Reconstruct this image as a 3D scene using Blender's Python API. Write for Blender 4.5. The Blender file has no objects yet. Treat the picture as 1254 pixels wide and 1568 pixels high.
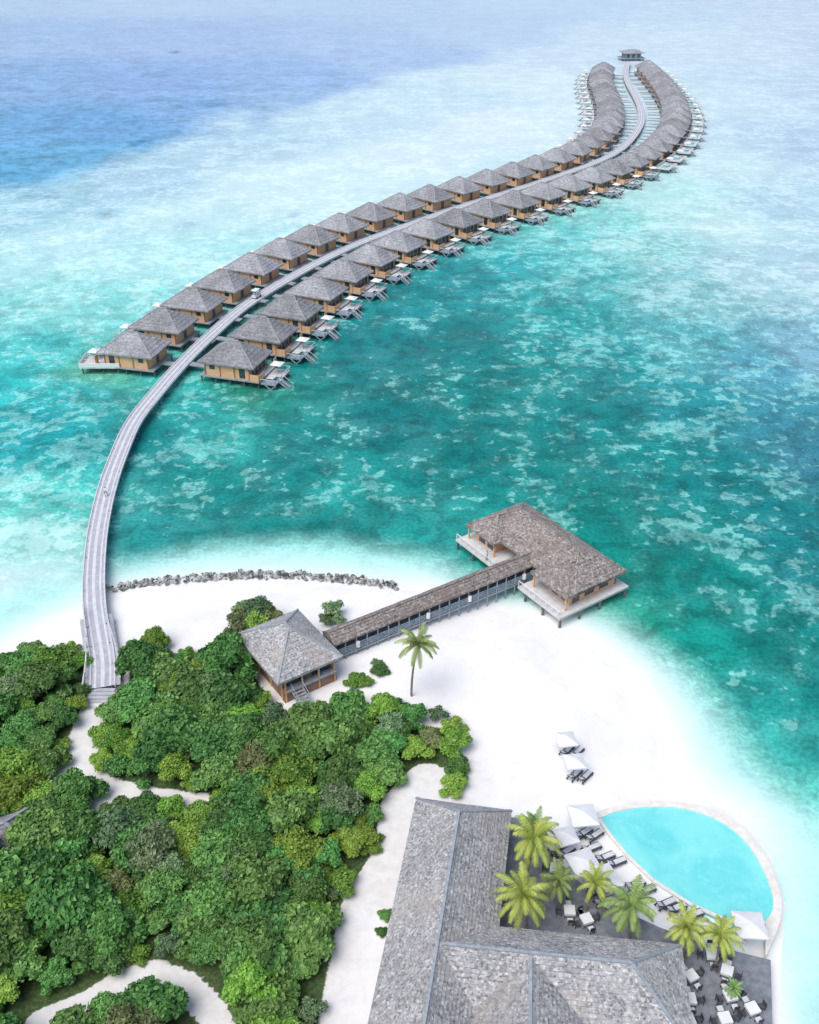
import bpy, math, random
import numpy as np
from mathutils import Vector, Matrix, noise
random.seed(7); rng=np.random.default_rng(7)
scene=bpy.context.scene
# ---------------------------------------------------------------- image pixels projected onto the level plane at height z, in metres
CH=80.0; FF=1500.0; TH=math.atan(944/1500.0); ST,CT=math.sin(TH),math.cos(TH)
def G(x,y,z=0.0):
    u=x-627.0; v=y-784.0; d=v*CT+FF*ST; k=(CH-z)/d
    return Vector((u*k,(FF*CT-v*ST)*k,z))
def s2l(c):
    out=[]
    for a in c:
        a=a/255.0
        out.append(a/12.92 if a<=0.04045 else ((a+0.055)/1.055)**2.4)
    return tuple(out)
# ---------------------------------------------------------------- materials
def newmat(name):
    m=bpy.data.materials.new(name); m.use_nodes=True
    nt=m.node_tree; nt.nodes.clear()
    o=nt.nodes.new('ShaderNodeOutputMaterial'); b=nt.nodes.new('ShaderNodeBsdfPrincipled')
    nt.links.new(b.outputs[0],o.inputs[0])
    return m,nt,b
def setc(sock,c): sock.default_value=(c[0],c[1],c[2],1)
def mixc(nt,a,b,fac,mode='MIX'):
    n=nt.nodes.new('ShaderNodeMix'); n.data_type='RGBA'; n.blend_type=mode
    for s,val in ((n.inputs[0],fac),(n.inputs[6],a),(n.inputs[7],b)):
        if isinstance(val,bpy.types.NodeSocket): nt.links.new(val,s)
        elif isinstance(val,(int,float)): s.default_value=val
        else: setc(s,val)
    return n.outputs[2]
def math_(nt,op,a,b=0.0,c=None):
    n=nt.nodes.new('ShaderNodeMath'); n.operation=op
    for i,val in enumerate((a,b,c)):
        if val is None: continue
        if isinstance(val,bpy.types.NodeSocket): nt.links.new(val,n.inputs[i])
        else: n.inputs[i].default_value=val
    return n.outputs[0]
def ramp(nt,val,lo,hi,a=0.0,b=1.0):
    n=nt.nodes.new('ShaderNodeMapRange'); n.interpolation_type='SMOOTHSTEP'
    nt.links.new(val,n.inputs[0])
    for i,x in zip((1,2,3,4),(lo,hi,a,b)): n.inputs[i].default_value=x
    return n.outputs[0]
def grey(nt,f):
    cb=nt.nodes.new('ShaderNodeCombineColor')
    for i in range(3): nt.links.new(f,cb.inputs[i])
    return cb.outputs[0]
def coords(nt,scale=(1,1,1),world=False):
    if world:
        g=nt.nodes.new('ShaderNodeNewGeometry'); src=g.outputs['Position']
    else:
        t=nt.nodes.new('ShaderNodeTexCoord'); oi=nt.nodes.new('ShaderNodeObjectInfo')
        v=nt.nodes.new('ShaderNodeVectorMath'); v.operation='ADD'
        nt.links.new(t.outputs['Object'],v.inputs[0])
        m=math_(nt,'MULTIPLY',oi.outputs['Random'],73.0); nt.links.new(m,v.inputs[1]); src=v.outputs[0]
    mp=nt.nodes.new('ShaderNodeMapping'); mp.inputs['Scale'].default_value=scale
    nt.links.new(src,mp.inputs[0]); return mp.outputs[0]
def noi(nt,vec,scale,detail=3,rough=0.55,dist=0.0):
    n=nt.nodes.new('ShaderNodeTexNoise'); n.inputs['Scale'].default_value=scale
    n.inputs['Detail'].default_value=detail; n.inputs['Roughness'].default_value=rough
    n.inputs['Distortion'].default_value=dist
    nt.links.new(vec,n.inputs['Vector']); return n.outputs[0]
def bump(nt,b,h,strength,dist=0.1):
    n=nt.nodes.new('ShaderNodeBump'); n.inputs['Strength'].default_value=strength; n.inputs['Distance'].default_value=dist
    nt.links.new(h,n.inputs['Height']); nt.links.new(n.outputs[0],b.inputs['Normal'])
def basic(name,c1,c2=None,scale=2.0,rough=0.7,bmp=0.0,stretch=(1,1,1),spec=0.3,world=False):
    m,nt,b=newmat(name)
    b.inputs['Roughness'].default_value=rough; b.inputs['Specular IOR Level'].default_value=spec
    if c2 is None: c2=tuple(x*0.85 for x in c1)
    v=coords(nt,stretch,world); n=noi(nt,v,scale,4,0.6)
    nt.links.new(mixc(nt,c1,c2,ramp(nt,n,0.35,0.65)),b.inputs['Base Color'])
    if bmp: bump(nt,b,n,bmp)
    return m
def thatch(name,dark,mid,light,cell=3.0,patch=0.25,pc=None,pa=.5):
    m,nt,b=newmat(name); b.inputs['Roughness'].default_value=0.95; b.inputs['Specular IOR Level'].default_value=0.1
    v=coords(nt); vo=nt.nodes.new('ShaderNodeTexVoronoi'); vo.inputs['Scale'].default_value=cell
    nt.links.new(v,vo.inputs['Vector'])
    sep=nt.nodes.new('ShaderNodeSeparateColor'); nt.links.new(vo.outputs['Color'],sep.inputs[0])
    n2=noi(nt,v,cell*1.1,5,0.75); n3=noi(nt,v,patch,5,0.7,0.5); n4=noi(nt,v,patch*2.7,4,0.65,0.8)
    f=math_(nt,'ADD',math_(nt,'MULTIPLY',sep.outputs[0],0.36),math_(nt,'MULTIPLY',n2,0.70))
    c=mixc(nt,dark,mid,ramp(nt,f,0.24,0.52)); c=mixc(nt,c,light,ramp(nt,f,0.55,0.82))
    c=mixc(nt,c,light,ramp(nt,n4,0.55,0.72,0,.45))
    if pc: c=mixc(nt,c,pc,ramp(nt,n3,0.50,0.62,0,pa))
    oi=nt.nodes.new('ShaderNodeObjectInfo')
    br=math_(nt,'MULTIPLY_ADD',oi.outputs['Random'],0.30,0.85)
    br2=math_(nt,'MULTIPLY',br,ramp(nt,n3,0.3,0.7,0.80,1.18))
    nt.links.new(mixc(nt,c,grey(nt,br2),1.0,'MULTIPLY'),b.inputs['Base Color'])
    bump(nt,b,f,0.7,0.08); return m
def planks(name,c1,c2,axis='X',freq=3.0,rough=0.75):
    m,nt,b=newmat(name); b.inputs['Roughness'].default_value=rough; b.inputs['Specular IOR Level'].default_value=0.25
    v=coords(nt); w=nt.nodes.new('ShaderNodeTexWave'); w.bands_direction=axis; w.inputs['Scale'].default_value=freq
    w.inputs['Distortion'].default_value=0.3; nt.links.new(v,w.inputs['Vector'])
    n=noi(nt,v,1.3,4,0.6); c=mixc(nt,c1,c2,ramp(nt,n,0.3,0.7))
    c=mixc(nt,c,tuple(x*0.55 for x in c1),ramp(nt,w.outputs['Fac'],0.0,0.25,0.6,0.0))
    nt.links.new(c,b.inputs['Base Color']); return m
M={}
M['thatch_v']=thatch('villa_thatch',(.17,.175,.19),(.30,.305,.325),(.46,.46,.475),3.2,.2)
M['thatch_m']=thatch('main_thatch',(.13,.13,.135),(.36,.36,.365),(.70,.69,.67),5.0,.18,(.30,.265,.235),.5)
M['thatch_b']=thatch('brown_thatch',(.12,.10,.095),(.31,.275,.255),(.60,.56,.53),4.0,.25,(.19,.145,.125),.75)
M['ridge']=basic('ridge_cap',(.28,.32,.36),(.38,.42,.46),2)
M['ridge_v']=basic('villa_ridge_cap',(.33,.33,.35),(.40,.40,.42),2)
M['wall']=planks('timber_wall',(.78,.43,.22),(.82,.52,.31),'Z',4)
M['wall_d']=planks('dark_timber_wall',(.26,.16,.11),(.36,.23,.16),'Z',4)
M['glass']=basic('window_glass',(.03,.045,.05),(.06,.08,.09),1,0.1,spec=.6)
M['deck']=planks('deck_boards',(.27,.29,.32),(.40,.42,.44),'X',2.6)
M['deck_p']=planks('pale_deck',(.60,.60,.59),(.76,.755,.74),'X',2.2)
M['deck_d']=planks('terrace_boards',(.17,.19,.22),(.29,.31,.345),'X',2.2)
M['jetty']=planks('jetty_boards',(.42,.435,.48),(.56,.57,.61),'Y',1.5)
M['jetty_l']=basic('jetty_runner',(.62,.63,.66),(.73,.73,.76),1.2)
M['post']=basic('timber_post',(.10,.095,.095),(.2,.19,.18),2)
M['stair']=basic('blue_grey_timber',(.20,.27,.33),(.33,.40,.45),2)
M['white']=basic('white_canvas',(.82,.82,.82),(.76,.77,.79),1.5)
M['cushion']=basic('cushion',(.72,.73,.75),(.6,.62,.66),2)
M['frame']=basic('dark_frame',(.05,.05,.055),(.09,.09,.10),3)
M['stone']=basic('pool_rim_stone',(.74,.71,.64),(.83,.81,.76),1.5)
M['rock']=basic('rock',(.08,.08,.075),(.50,.49,.46),1.1,.9,.3,world=True)
M['trunk']=basic('bark',(.20,.16,.12),(.34,.29,.23),3,.9,.3)
M['plunge']=basic('plunge_pool_water',(.12,.60,.62),(.18,.68,.68),1,.1)
M['tyre']=basic('rubber',(.03,.03,.03))
def leafmat(name,c1,c2,c3,hue=True):
    m,nt,b=newmat(name); b.inputs['Roughness'].default_value=0.5; b.inputs['Specular IOR Level'].default_value=0.3
    g=nt.nodes.new('ShaderNodeNewGeometry'); oi=nt.nodes.new('ShaderNodeObjectInfo')
    v=coords(nt); n=noi(nt,v,.7,2,.5)
    c=mixc(nt,c1,c2,ramp(nt,n,.35,.65)); c=mixc(nt,c,c3,math_(nt,'MULTIPLY',math_(nt,'POWER',g.outputs['Random Per Island'],2.5),.7))
    if hue:
        h=nt.nodes.new('ShaderNodeHueSaturation'); nt.links.new(c,h.inputs['Color'])
        nt.links.new(math_(nt,'MULTIPLY_ADD',oi.outputs['Random'],.045,.472),h.inputs['Hue'])
        rr=math_(nt,'FRACT',math_(nt,'MULTIPLY',oi.outputs['Random'],7.31))
        nt.links.new(math_(nt,'MULTIPLY_ADD',rr,.75,.72),h.inputs['Value']); c=h.outputs[0]
    nt.links.new(c,b.inputs['Base Color'])
    return m
M['leafA']=leafmat('leaves_green',(.050,.150,.038),(.085,.220,.050),(.19,.37,.10))
M['leafB']=leafmat('leaves_bright',(.11,.25,.03),(.16,.32,.045),(.30,.46,.10))
M['leafC']=leafmat('leaves_greygreen',(.09,.17,.075),(.14,.23,.10),(.28,.37,.20))
M['leafD']=leafmat('leaves_olive',(.11,.15,.05),(.16,.19,.07),(.30,.29,.15))
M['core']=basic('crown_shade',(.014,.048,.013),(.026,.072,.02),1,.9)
M['frond']=leafmat('palm_fronds',(.12,.21,.06),(.18,.28,.08),(.32,.38,.16))
M['frondY']=leafmat('palm_fronds_yellow',(.26,.36,.06),(.40,.47,.09),(.62,.62,.20),False)
# ---------------------------------------------------------------- mesh builder
class MB:
    def __init__(s): s.v=[];s.f=[];s.m=[];s.mats=[];s.M=Matrix.Identity(4)
    def mi(s,k):
        if k not in s.mats: s.mats.append(k)
        return s.mats.index(k)
    def add(s,vs,fs,k):
        o=len(s.v); s.v+=[tuple(s.M@Vector(p)) for p in vs]; mi=s.mi(k)
        for f in fs: s.f.append([o+i for i in f]); s.m.append(mi)
    def box(s,x0,x1,y0,y1,z0,z1,k):
        vs=[(x0,y0,z0),(x1,y0,z0),(x1,y1,z0),(x0,y1,z0),(x0,y0,z1),(x1,y0,z1),(x1,y1,z1),(x0,y1,z1)]
        s.add(vs,[(3,2,1,0),(4,5,6,7),(0,1,5,4),(1,2,6,5),(2,3,7,6),(3,0,4,7)],k)
    def beam(s,p,q,w,h,k):
        p=Vector(p);q=Vector(q);d=(q-p).normalized(); up=Vector((0,0,1)) if abs(d.z)<.95 else Vector((1,0,0))
        a=d.cross(up).normalized()*w/2; b=a.cross(d).normalized()*h/2
        vs=[p-a-b,p+a-b,p+a+b,p-a+b,q-a-b,q+a-b,q+a+b,q-a+b]
        s.add(vs,[(0,1,2,3),(7,6,5,4),(4,5,1,0),(5,6,2,1),(6,7,3,2),(7,4,0,3)],k)
    def cyl(s,p,q,r0,r1,k,n=8):
        p=Vector(p);q=Vector(q);d=(q-p).normalized(); up=Vector((0,0,1)) if abs(d.z)<.95 else Vector((1,0,0))
        a=d.cross(up).normalized(); b=a.cross(d).normalized(); vs=[]
        for c,r in ((p,r0),(q,r1)):
            for i in range(n):
                t=2*math.pi*i/n; vs.append(c+a*math.cos(t)*r+b*math.sin(t)*r)
        s.add(vs,[(i,(i+1)%n,n+(i+1)%n,n+i) for i in range(n)]+[tuple(range(n))[::-1],tuple(range(n,2*n))],k)
    def prism(s,poly,z0,z1,k,ks=None):
        n=len(poly); vs=[(p[0],p[1],z0) for p in poly]+[(p[0],p[1],z1) for p in poly]
        s.add(vs,[tuple(range(n,2*n))],k); s.add(vs,[(i,(i+1)%n,n+(i+1)%n,n+i) for i in range(n)],ks or k)
    def hip(s,x0,x1,y0,y1,ze,zr,k,axis='x',run0=None,run1=None,n=8,th=.3,lip=.07,cap='ridge',capw=.3):
        if axis=='x':
            ym=(y0+y1)/2; hw=(y1-y0)/2; r0=hw if run0 is None else run0; r1=hw if run1 is None else run1
            R=[(x0+r0,ym),(x1-r1,ym),(x1-r1,ym),(x0+r0,ym)]
        else:
            xm=(x0+x1)/2; hw=(x1-x0)/2; r0=hw if run0 is None else run0; r1=hw if run1 is None else run1
            R=[(xm,y0+r0),(xm,y0+r0),(xm,y1-r1),(xm,y1-r1)]
        E=[(x0,y0),(x1,y0),(x1,y1),(x0,y1)]
        seg=[max(1,int(math.hypot(E[(i+1)%4][0]-E[i][0],E[(i+1)%4][1]-E[i][1])/1.1)) for i in range(4)]
        rnd=random.Random(int(x0*31+y1*17+n))
        def ring(t,dz,jit):
            C=[(E[i][0]*(1-t)+R[i][0]*t,E[i][1]*(1-t)+R[i][1]*t) for i in range(4)]; out=[]
            for i in range(4):
                a=C[i]; b=C[(i+1)%4]
                for j in range(seg[i]):
                    u=j/seg[i]; jz=rnd.uniform(-1,1)*jit if j else 0
                    out.append((a[0]+(b[0]-a[0])*u,a[1]+(b[1]-a[1])*u,ze*(1-t)+zr*t+dz+jz))
            return out
        base=ring(0,-th,.04)
        rings=[base]
        for i in range(n): rings+= [ring(i/n,lip,.035),ring((i+1)/n,0,0)]
        m=len(base)
        for a,b in zip(rings[:-1],rings[1:]):
            s.add(a+b,[(j,(j+1)%m,m+(j+1)%m,m+j) for j in range(m)],k)
        s.add(base,[tuple(range(m))[::-1]],'post')
        if cap:
            for i in range(4): s.beam((E[i][0],E[i][1],ze+.06),(R[i][0],R[i][1],zr+.06),capw,.12,cap)
            a,b=(R[0],R[1]) if axis=='x' else (R[0],R[2])
            s.beam((a[0],a[1],zr+.08),(b[0],b[1],zr+.08),capw,.14,cap)
    def mesh(s,name,smooth=False):
        me=bpy.data.meshes.new(name); me.from_pydata(s.v,[],s.f)
        for k in s.mats: me.materials.append(M[k])
        me.polygons.foreach_set('material_index',s.m)
        if smooth: me.polygons.foreach_set('use_smooth',[True]*len(s.f))
        me.update(); return me
def put(name,me,parent=None,loc=(0,0,0),rz=0,sc=1):
    o=bpy.data.objects.new(name,me); scene.collection.objects.link(o)
    o.location=loc; o.rotation_euler=(0,0,rz); o.scale=(sc,sc,sc) if not isinstance(sc,tuple) else sc
    if parent: o.parent=parent
    return o
def empty(name,loc=(0,0,0),rz=0):
    o=bpy.data.objects.new(name,None); o.empty_display_size=.5; scene.collection.objects.link(o); o.location=loc; o.rotation_euler=(0,0,rz); return o
# ---------------------------------------------------------------- plan helpers
def P2(pts,z=0): return [tuple(G(x,y,z)[:2]) for x,y in pts]
def inside(px,py,poly):
    r=np.zeros(px.shape,bool); n=len(poly)
    for i in range(n):
        x1,y1=poly[i];x2,y2=poly[(i+1)%n]
        if y1==y2: continue
        c=((y1>py)!=(y2>py))&(px<(x2-x1)*(py-y1)/(y2-y1)+x1); r^=c
    return r
def dline(px,py,pts,closed=False):
    d=np.full(px.shape,1e18); n=len(pts)
    for i in range(n if closed else n-1):
        ax,ay=pts[i];bx,by=pts[(i+1)%n]; dx,dy=bx-ax,by-ay; L=dx*dx+dy*dy+1e-9
        t=np.clip(((px-ax)*dx+(py-ay)*dy)/L,0,1)
        d=np.minimum(d,(px-ax-t*dx)**2+(py-ay-t*dy)**2)
    return np.sqrt(d)
def sdf(px,py,poly): # + inside
    d=dline(px,py,poly,True); return np.where(inside(px,py,poly),d,-d)
def smooth(t): t=np.clip(t,0,1); return t*t*(3-2*t)
def catmull(pts,n=10):
    P=[Vector(p) for p in pts]; P=[P[0]*2-P[1]]+P+[P[-1]*2-P[-2]]; out=[]
    for i in range(1,len(P)-2):
        for j in range(n):
            t=j/n; a,b,c,d=P[i-1],P[i],P[i+1],P[i+2]
            out.append(.5*((2*b)+(-a+c)*t+(2*a-5*b+4*c-d)*t*t+(-a+3*b-3*c+d)*t**3))
    out.append(P[-2]); return out
def resample(pts,step):
    out=[pts[0].copy()]; acc=0
    for a,b in zip(pts[:-1],pts[1:]):
        L=(b-a).length; 
        while acc+L>=step:
            t=(step-acc)/L; a=a+(b-a)*t; out.append(a.copy()); L=(b-a).length; acc=0
            if L<1e-6: break
        acc+=L
    return out
shore=P2([(0,1000),(60,968),(130,938),(165,912),(250,897),(330,891),(400,889),(500,893),(610,903),(660,905),(720,925),(780,938),(850,952),(920,990),(975,1040),(1010,1100),(1035,1170),(1080,1225),(1130,1250),(1180,1310),(1203,1385),(1196,1470),(1192,1568)])
shore+= [(31,20),(34,-60),(-140,-60),(-140,50),(-85,80)]
shal=P2([(0,925),(60,905),(130,880),(165,868),(250,850),(330,838),(420,834),(520,838),(600,850),(650,862),(695,885),(730,908),(800,920),(880,936),(940,958),(1000,998),(1055,1045),(1105,1100),(1150,1160),(1200,1212),(1254,1250)])
shal+= [(60,50),(60,-80),(-160,-80),(-160,80),(-95,108)]
deep=P2([(0,292),(60,282),(100,270),(200,237),(300,208),(400,176),(480,155),(560,130),(650,108),(750,82),(850,52),(920,25),(980,0)])
deep+= [(300,2500),(1500,30000),(-30000,30000),(-30000,-2000),(-260,250)]
# ---------------------------------------------------------------- water sheet
LC=[ # x,y,rgb,amount of pale patches; farthest rgb also has haze painted in
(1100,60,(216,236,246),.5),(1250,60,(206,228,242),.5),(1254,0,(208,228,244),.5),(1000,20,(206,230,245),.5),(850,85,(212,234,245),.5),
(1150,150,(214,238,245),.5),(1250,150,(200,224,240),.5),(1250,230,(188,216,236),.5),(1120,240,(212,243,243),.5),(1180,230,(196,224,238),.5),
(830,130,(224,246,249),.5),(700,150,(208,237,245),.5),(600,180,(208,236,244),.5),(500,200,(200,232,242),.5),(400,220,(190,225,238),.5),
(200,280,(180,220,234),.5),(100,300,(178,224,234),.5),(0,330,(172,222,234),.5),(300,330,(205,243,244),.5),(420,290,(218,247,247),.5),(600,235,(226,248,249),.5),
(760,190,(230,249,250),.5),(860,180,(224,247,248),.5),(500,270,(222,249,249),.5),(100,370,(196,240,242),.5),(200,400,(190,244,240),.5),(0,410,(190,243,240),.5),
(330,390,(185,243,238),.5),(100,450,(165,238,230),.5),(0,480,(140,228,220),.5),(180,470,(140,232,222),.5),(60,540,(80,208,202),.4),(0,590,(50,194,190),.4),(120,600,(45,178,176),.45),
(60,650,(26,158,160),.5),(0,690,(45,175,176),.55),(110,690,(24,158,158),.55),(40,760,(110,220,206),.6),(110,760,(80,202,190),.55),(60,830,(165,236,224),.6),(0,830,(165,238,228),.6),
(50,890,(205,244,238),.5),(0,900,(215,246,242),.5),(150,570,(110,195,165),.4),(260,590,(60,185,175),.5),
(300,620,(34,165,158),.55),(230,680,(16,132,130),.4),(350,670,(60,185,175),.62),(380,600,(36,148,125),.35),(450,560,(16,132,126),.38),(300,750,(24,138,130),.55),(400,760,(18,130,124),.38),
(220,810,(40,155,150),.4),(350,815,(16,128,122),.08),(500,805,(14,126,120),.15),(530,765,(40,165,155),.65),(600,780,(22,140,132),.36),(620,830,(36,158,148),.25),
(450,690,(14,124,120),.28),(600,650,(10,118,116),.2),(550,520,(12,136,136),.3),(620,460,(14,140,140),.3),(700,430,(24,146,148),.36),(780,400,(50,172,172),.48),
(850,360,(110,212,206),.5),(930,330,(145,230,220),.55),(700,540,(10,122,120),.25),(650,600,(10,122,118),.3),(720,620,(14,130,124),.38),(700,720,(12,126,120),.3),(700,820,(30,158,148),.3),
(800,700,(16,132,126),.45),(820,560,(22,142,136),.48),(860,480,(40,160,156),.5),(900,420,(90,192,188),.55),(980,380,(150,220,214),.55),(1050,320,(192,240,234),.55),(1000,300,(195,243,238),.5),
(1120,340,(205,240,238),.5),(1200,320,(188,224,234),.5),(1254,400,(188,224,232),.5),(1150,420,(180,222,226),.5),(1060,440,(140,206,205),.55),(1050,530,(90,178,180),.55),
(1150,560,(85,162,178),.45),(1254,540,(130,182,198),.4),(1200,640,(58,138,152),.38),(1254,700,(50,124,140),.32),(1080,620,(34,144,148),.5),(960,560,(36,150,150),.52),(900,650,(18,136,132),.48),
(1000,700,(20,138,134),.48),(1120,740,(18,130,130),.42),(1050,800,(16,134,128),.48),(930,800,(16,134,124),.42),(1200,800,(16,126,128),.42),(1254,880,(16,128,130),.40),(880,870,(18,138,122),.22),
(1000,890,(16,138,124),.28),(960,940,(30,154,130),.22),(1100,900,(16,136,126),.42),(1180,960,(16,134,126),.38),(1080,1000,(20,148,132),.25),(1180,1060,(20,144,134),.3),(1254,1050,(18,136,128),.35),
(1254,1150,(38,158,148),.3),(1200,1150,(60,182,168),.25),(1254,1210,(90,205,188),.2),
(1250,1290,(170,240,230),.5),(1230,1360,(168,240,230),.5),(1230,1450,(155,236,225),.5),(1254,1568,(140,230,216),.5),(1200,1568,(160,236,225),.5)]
DC=[(0,0,(194,219,242)),(300,0,(200,224,245)),(600,0,(198,223,246)),(800,0,(206,230,247)),(0,60,(176,207,239)),(300,60,(180,207,241)),(550,60,(188,214,243)),(750,50,(200,224,245)),  # deep water tones; distance haze painted into the pale far ones
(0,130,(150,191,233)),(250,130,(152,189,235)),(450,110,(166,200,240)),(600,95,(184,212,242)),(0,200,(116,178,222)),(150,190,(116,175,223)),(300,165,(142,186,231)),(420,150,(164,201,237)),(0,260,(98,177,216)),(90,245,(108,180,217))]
def buildwater():
    ang=np.concatenate([np.arange(-180,-40,4),np.arange(-40,40,.25),np.arange(40,180,4)])*math.pi/180
    r=[1.0]
    while r[-1]<30: r.append(r[-1]+3)
    while r[-1]<1150: r.append(r[-1]*1.0042)
    while r[-1]<30000: r.append(r[-1]*1.08)
    r=np.array(r); A,R=np.meshgrid(ang,r); X=(R*np.sin(A)).ravel(); Y=(R*np.cos(A)).ravel()
    nr,na=A.shape
    i=np.arange(nr-1)[:,None]*na; j=np.arange(na)[None,:]; j2=(j+1)%na
    q=np.stack([i+j,i+j2,i+na+j2,i+na+j],-1).reshape(-1,4)
    me=bpy.data.meshes.new('water'); me.vertices.add(len(X)); co=np.zeros((len(X),3)); co[:,0]=X;co[:,1]=Y
    me.vertices.foreach_set('co',co.ravel()); me.loops.add(q.size); me.loops.foreach_set('vertex_index',q.ravel()[::1].astype(np.int32))
    me.polygons.add(len(q)); me.polygons.foreach_set('loop_start',np.arange(0,q.size,4,dtype=np.int32)); me.polygons.foreach_set('loop_total',np.full(len(q),4,dtype=np.int32))
    me.update(calc_edges=True)
    def warp(x,y):
        rr=np.sqrt(x*x+y*y)+1; return np.arctan2(x,y)*1.0,np.log(rr)*.8
    wx,wy=warp(X,Y)
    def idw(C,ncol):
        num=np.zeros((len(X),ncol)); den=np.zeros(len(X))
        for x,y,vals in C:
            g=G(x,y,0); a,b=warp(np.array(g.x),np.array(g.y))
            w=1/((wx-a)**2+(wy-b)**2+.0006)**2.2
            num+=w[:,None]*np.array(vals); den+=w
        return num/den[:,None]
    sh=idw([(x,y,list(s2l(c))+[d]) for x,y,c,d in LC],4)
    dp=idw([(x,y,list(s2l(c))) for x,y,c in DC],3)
    wob=np.array([noise.noise(Vector((a*.03,b*.012,0))) + .5*noise.noise(Vector((a*.09,b*.04,3))) for a,b in zip(X,Y)])
    sd=sdf(X,Y,deep)
    Rr=np.sqrt(X*X+Y*Y)
    wdt=4+Rr*.03
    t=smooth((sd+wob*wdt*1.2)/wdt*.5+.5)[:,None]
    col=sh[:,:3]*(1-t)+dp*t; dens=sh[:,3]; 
    for x,y,sx,sy in ((215,217,3,5),(208,221,2,4),(268,80,3,6),(405,165,6,9),(330,160,9,9),(165,328,3,4),(450,330,2,4),(285,345,3,4),(60,300,8,6)):
        g=G(x,y); w=np.exp(-((X-g.x)/sx)**2-((Y-g.y)/sy)**2)[:,None]*(.85 if x<300 and y<230 and x>200 else .35); col=col*(1-w)+np.array(s2l((50,135,175)))*w
    pale=np.array([.44,.93,.85])
    lum=col.mean(1,keepdims=True)
    colB=col*.60+pale*.40
    k=smooth((lum-.25)/.35); colB=colB*(1-k)+(col*.66+np.array([.88,.98,.96])*.34)*k
    col=col*(1-k)+(col*.90)*k
    colB=colB*(1-t)+(col*1.03)*t
    s2=sdf(X,Y,shal); tt=smooth((s2+wob*1.5+5.0)/8.5)[:,None]
    s1=-sdf(X,Y,shore); q1=np.exp(-(np.clip(s1,0,50)/5.0)**1.4)[:,None]
    sw=np.array(s2l((165,238,226)))*(1-q1)+np.array([.93,.93,.92])*q1
    rp=smooth((X-30)/4.0)*smooth((72-Y)/14.0); rp=rp[:,None]; 
    sw=sw*(1-rp)+(np.array(s2l((160,238,228)))*(1-q1)+np.array(s2l((210,247,241)))*q1)*rp
    col=col*(1-tt)+sw*tt; colB=colB*(1-tt)+sw*1.02*tt
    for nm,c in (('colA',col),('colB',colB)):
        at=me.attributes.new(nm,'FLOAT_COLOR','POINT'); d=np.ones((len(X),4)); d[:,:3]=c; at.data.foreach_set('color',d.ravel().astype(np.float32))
    at=me.attributes.new('dens','FLOAT','POINT'); at.data.foreach_set('value',dens.astype(np.float32))
    m,nt,b=newmat('lagoon_water')
    def attr(n):
        a=nt.nodes.new('ShaderNodeAttribute'); a.attribute_name=n; return a
    v=coords(nt,(1,1,1),True)
    nA=noi(nt,v,.12,3,.5,.3); nB=noi(nt,v,.47,3,.5,.2); n2=noi(nt,v,.045,3,.5); n3=noi(nt,v,1.7,4,.65)
    nC=noi(nt,v,.26,3,.55,.6); nD=noi(nt,v,.085,4,.6,.8)
    d=attr('dens').outputs['Fac']
    s=math_(nt,'MULTIPLY_ADD',nA,.48,math_(nt,'MULTIPLY',nB,.64))
    s=math_(nt,'ADD',s,math_(nt,'MULTIPLY_ADD',n2,.30,-.15))
    s=math_(nt,'ADD',s,math_(nt,'MULTIPLY_ADD',d,.36,-.18))
    s=math_(nt,'ADD',s,math_(nt,'MULTIPLY_ADD',n3,.12,-.06))
    f=ramp(nt,s,.562,.635)
    f=math_(nt,'MULTIPLY',f,ramp(nt,nD,.3,.6,.62,1.0))
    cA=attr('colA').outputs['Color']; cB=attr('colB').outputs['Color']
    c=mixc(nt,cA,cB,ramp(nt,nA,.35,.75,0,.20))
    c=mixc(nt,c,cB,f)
    br=ramp(nt,n3,.3,.7,.74,1.22); bs=ramp(nt,n2,.3,.7,.90,1.08)
    br=math_(nt,'MULTIPLY',br,bs)
    br=math_(nt,'MULTIPLY',br,ramp(nt,nC,.38,.56,.76,1.05))
    br=math_(nt,'MULTIPLY',br,ramp(nt,nD,.34,.56,.80,1.08))
    sep=nt.nodes.new('ShaderNodeSeparateColor'); nt.links.new(c,sep.inputs[0])
    fd=ramp(nt,sep.outputs[0],.05,.7,1.0,.14)
    c=mixc(nt,c,grey(nt,br),fd,'MULTIPLY')
    c=mixc(nt,c,(WK,WK,WK),1.0,'MULTIPLY')
    nt.links.new(c,b.inputs['Base Color']); b.inputs['Roughness'].default_value=.3; b.inputs['Specular IOR Level'].default_value=.2
    w=coords(nt,(1,2.2,1),True); bump(nt,b,noi(nt,w,1.1,3,.6),.25,.15)
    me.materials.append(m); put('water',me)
WK=.97
buildwater()
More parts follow.
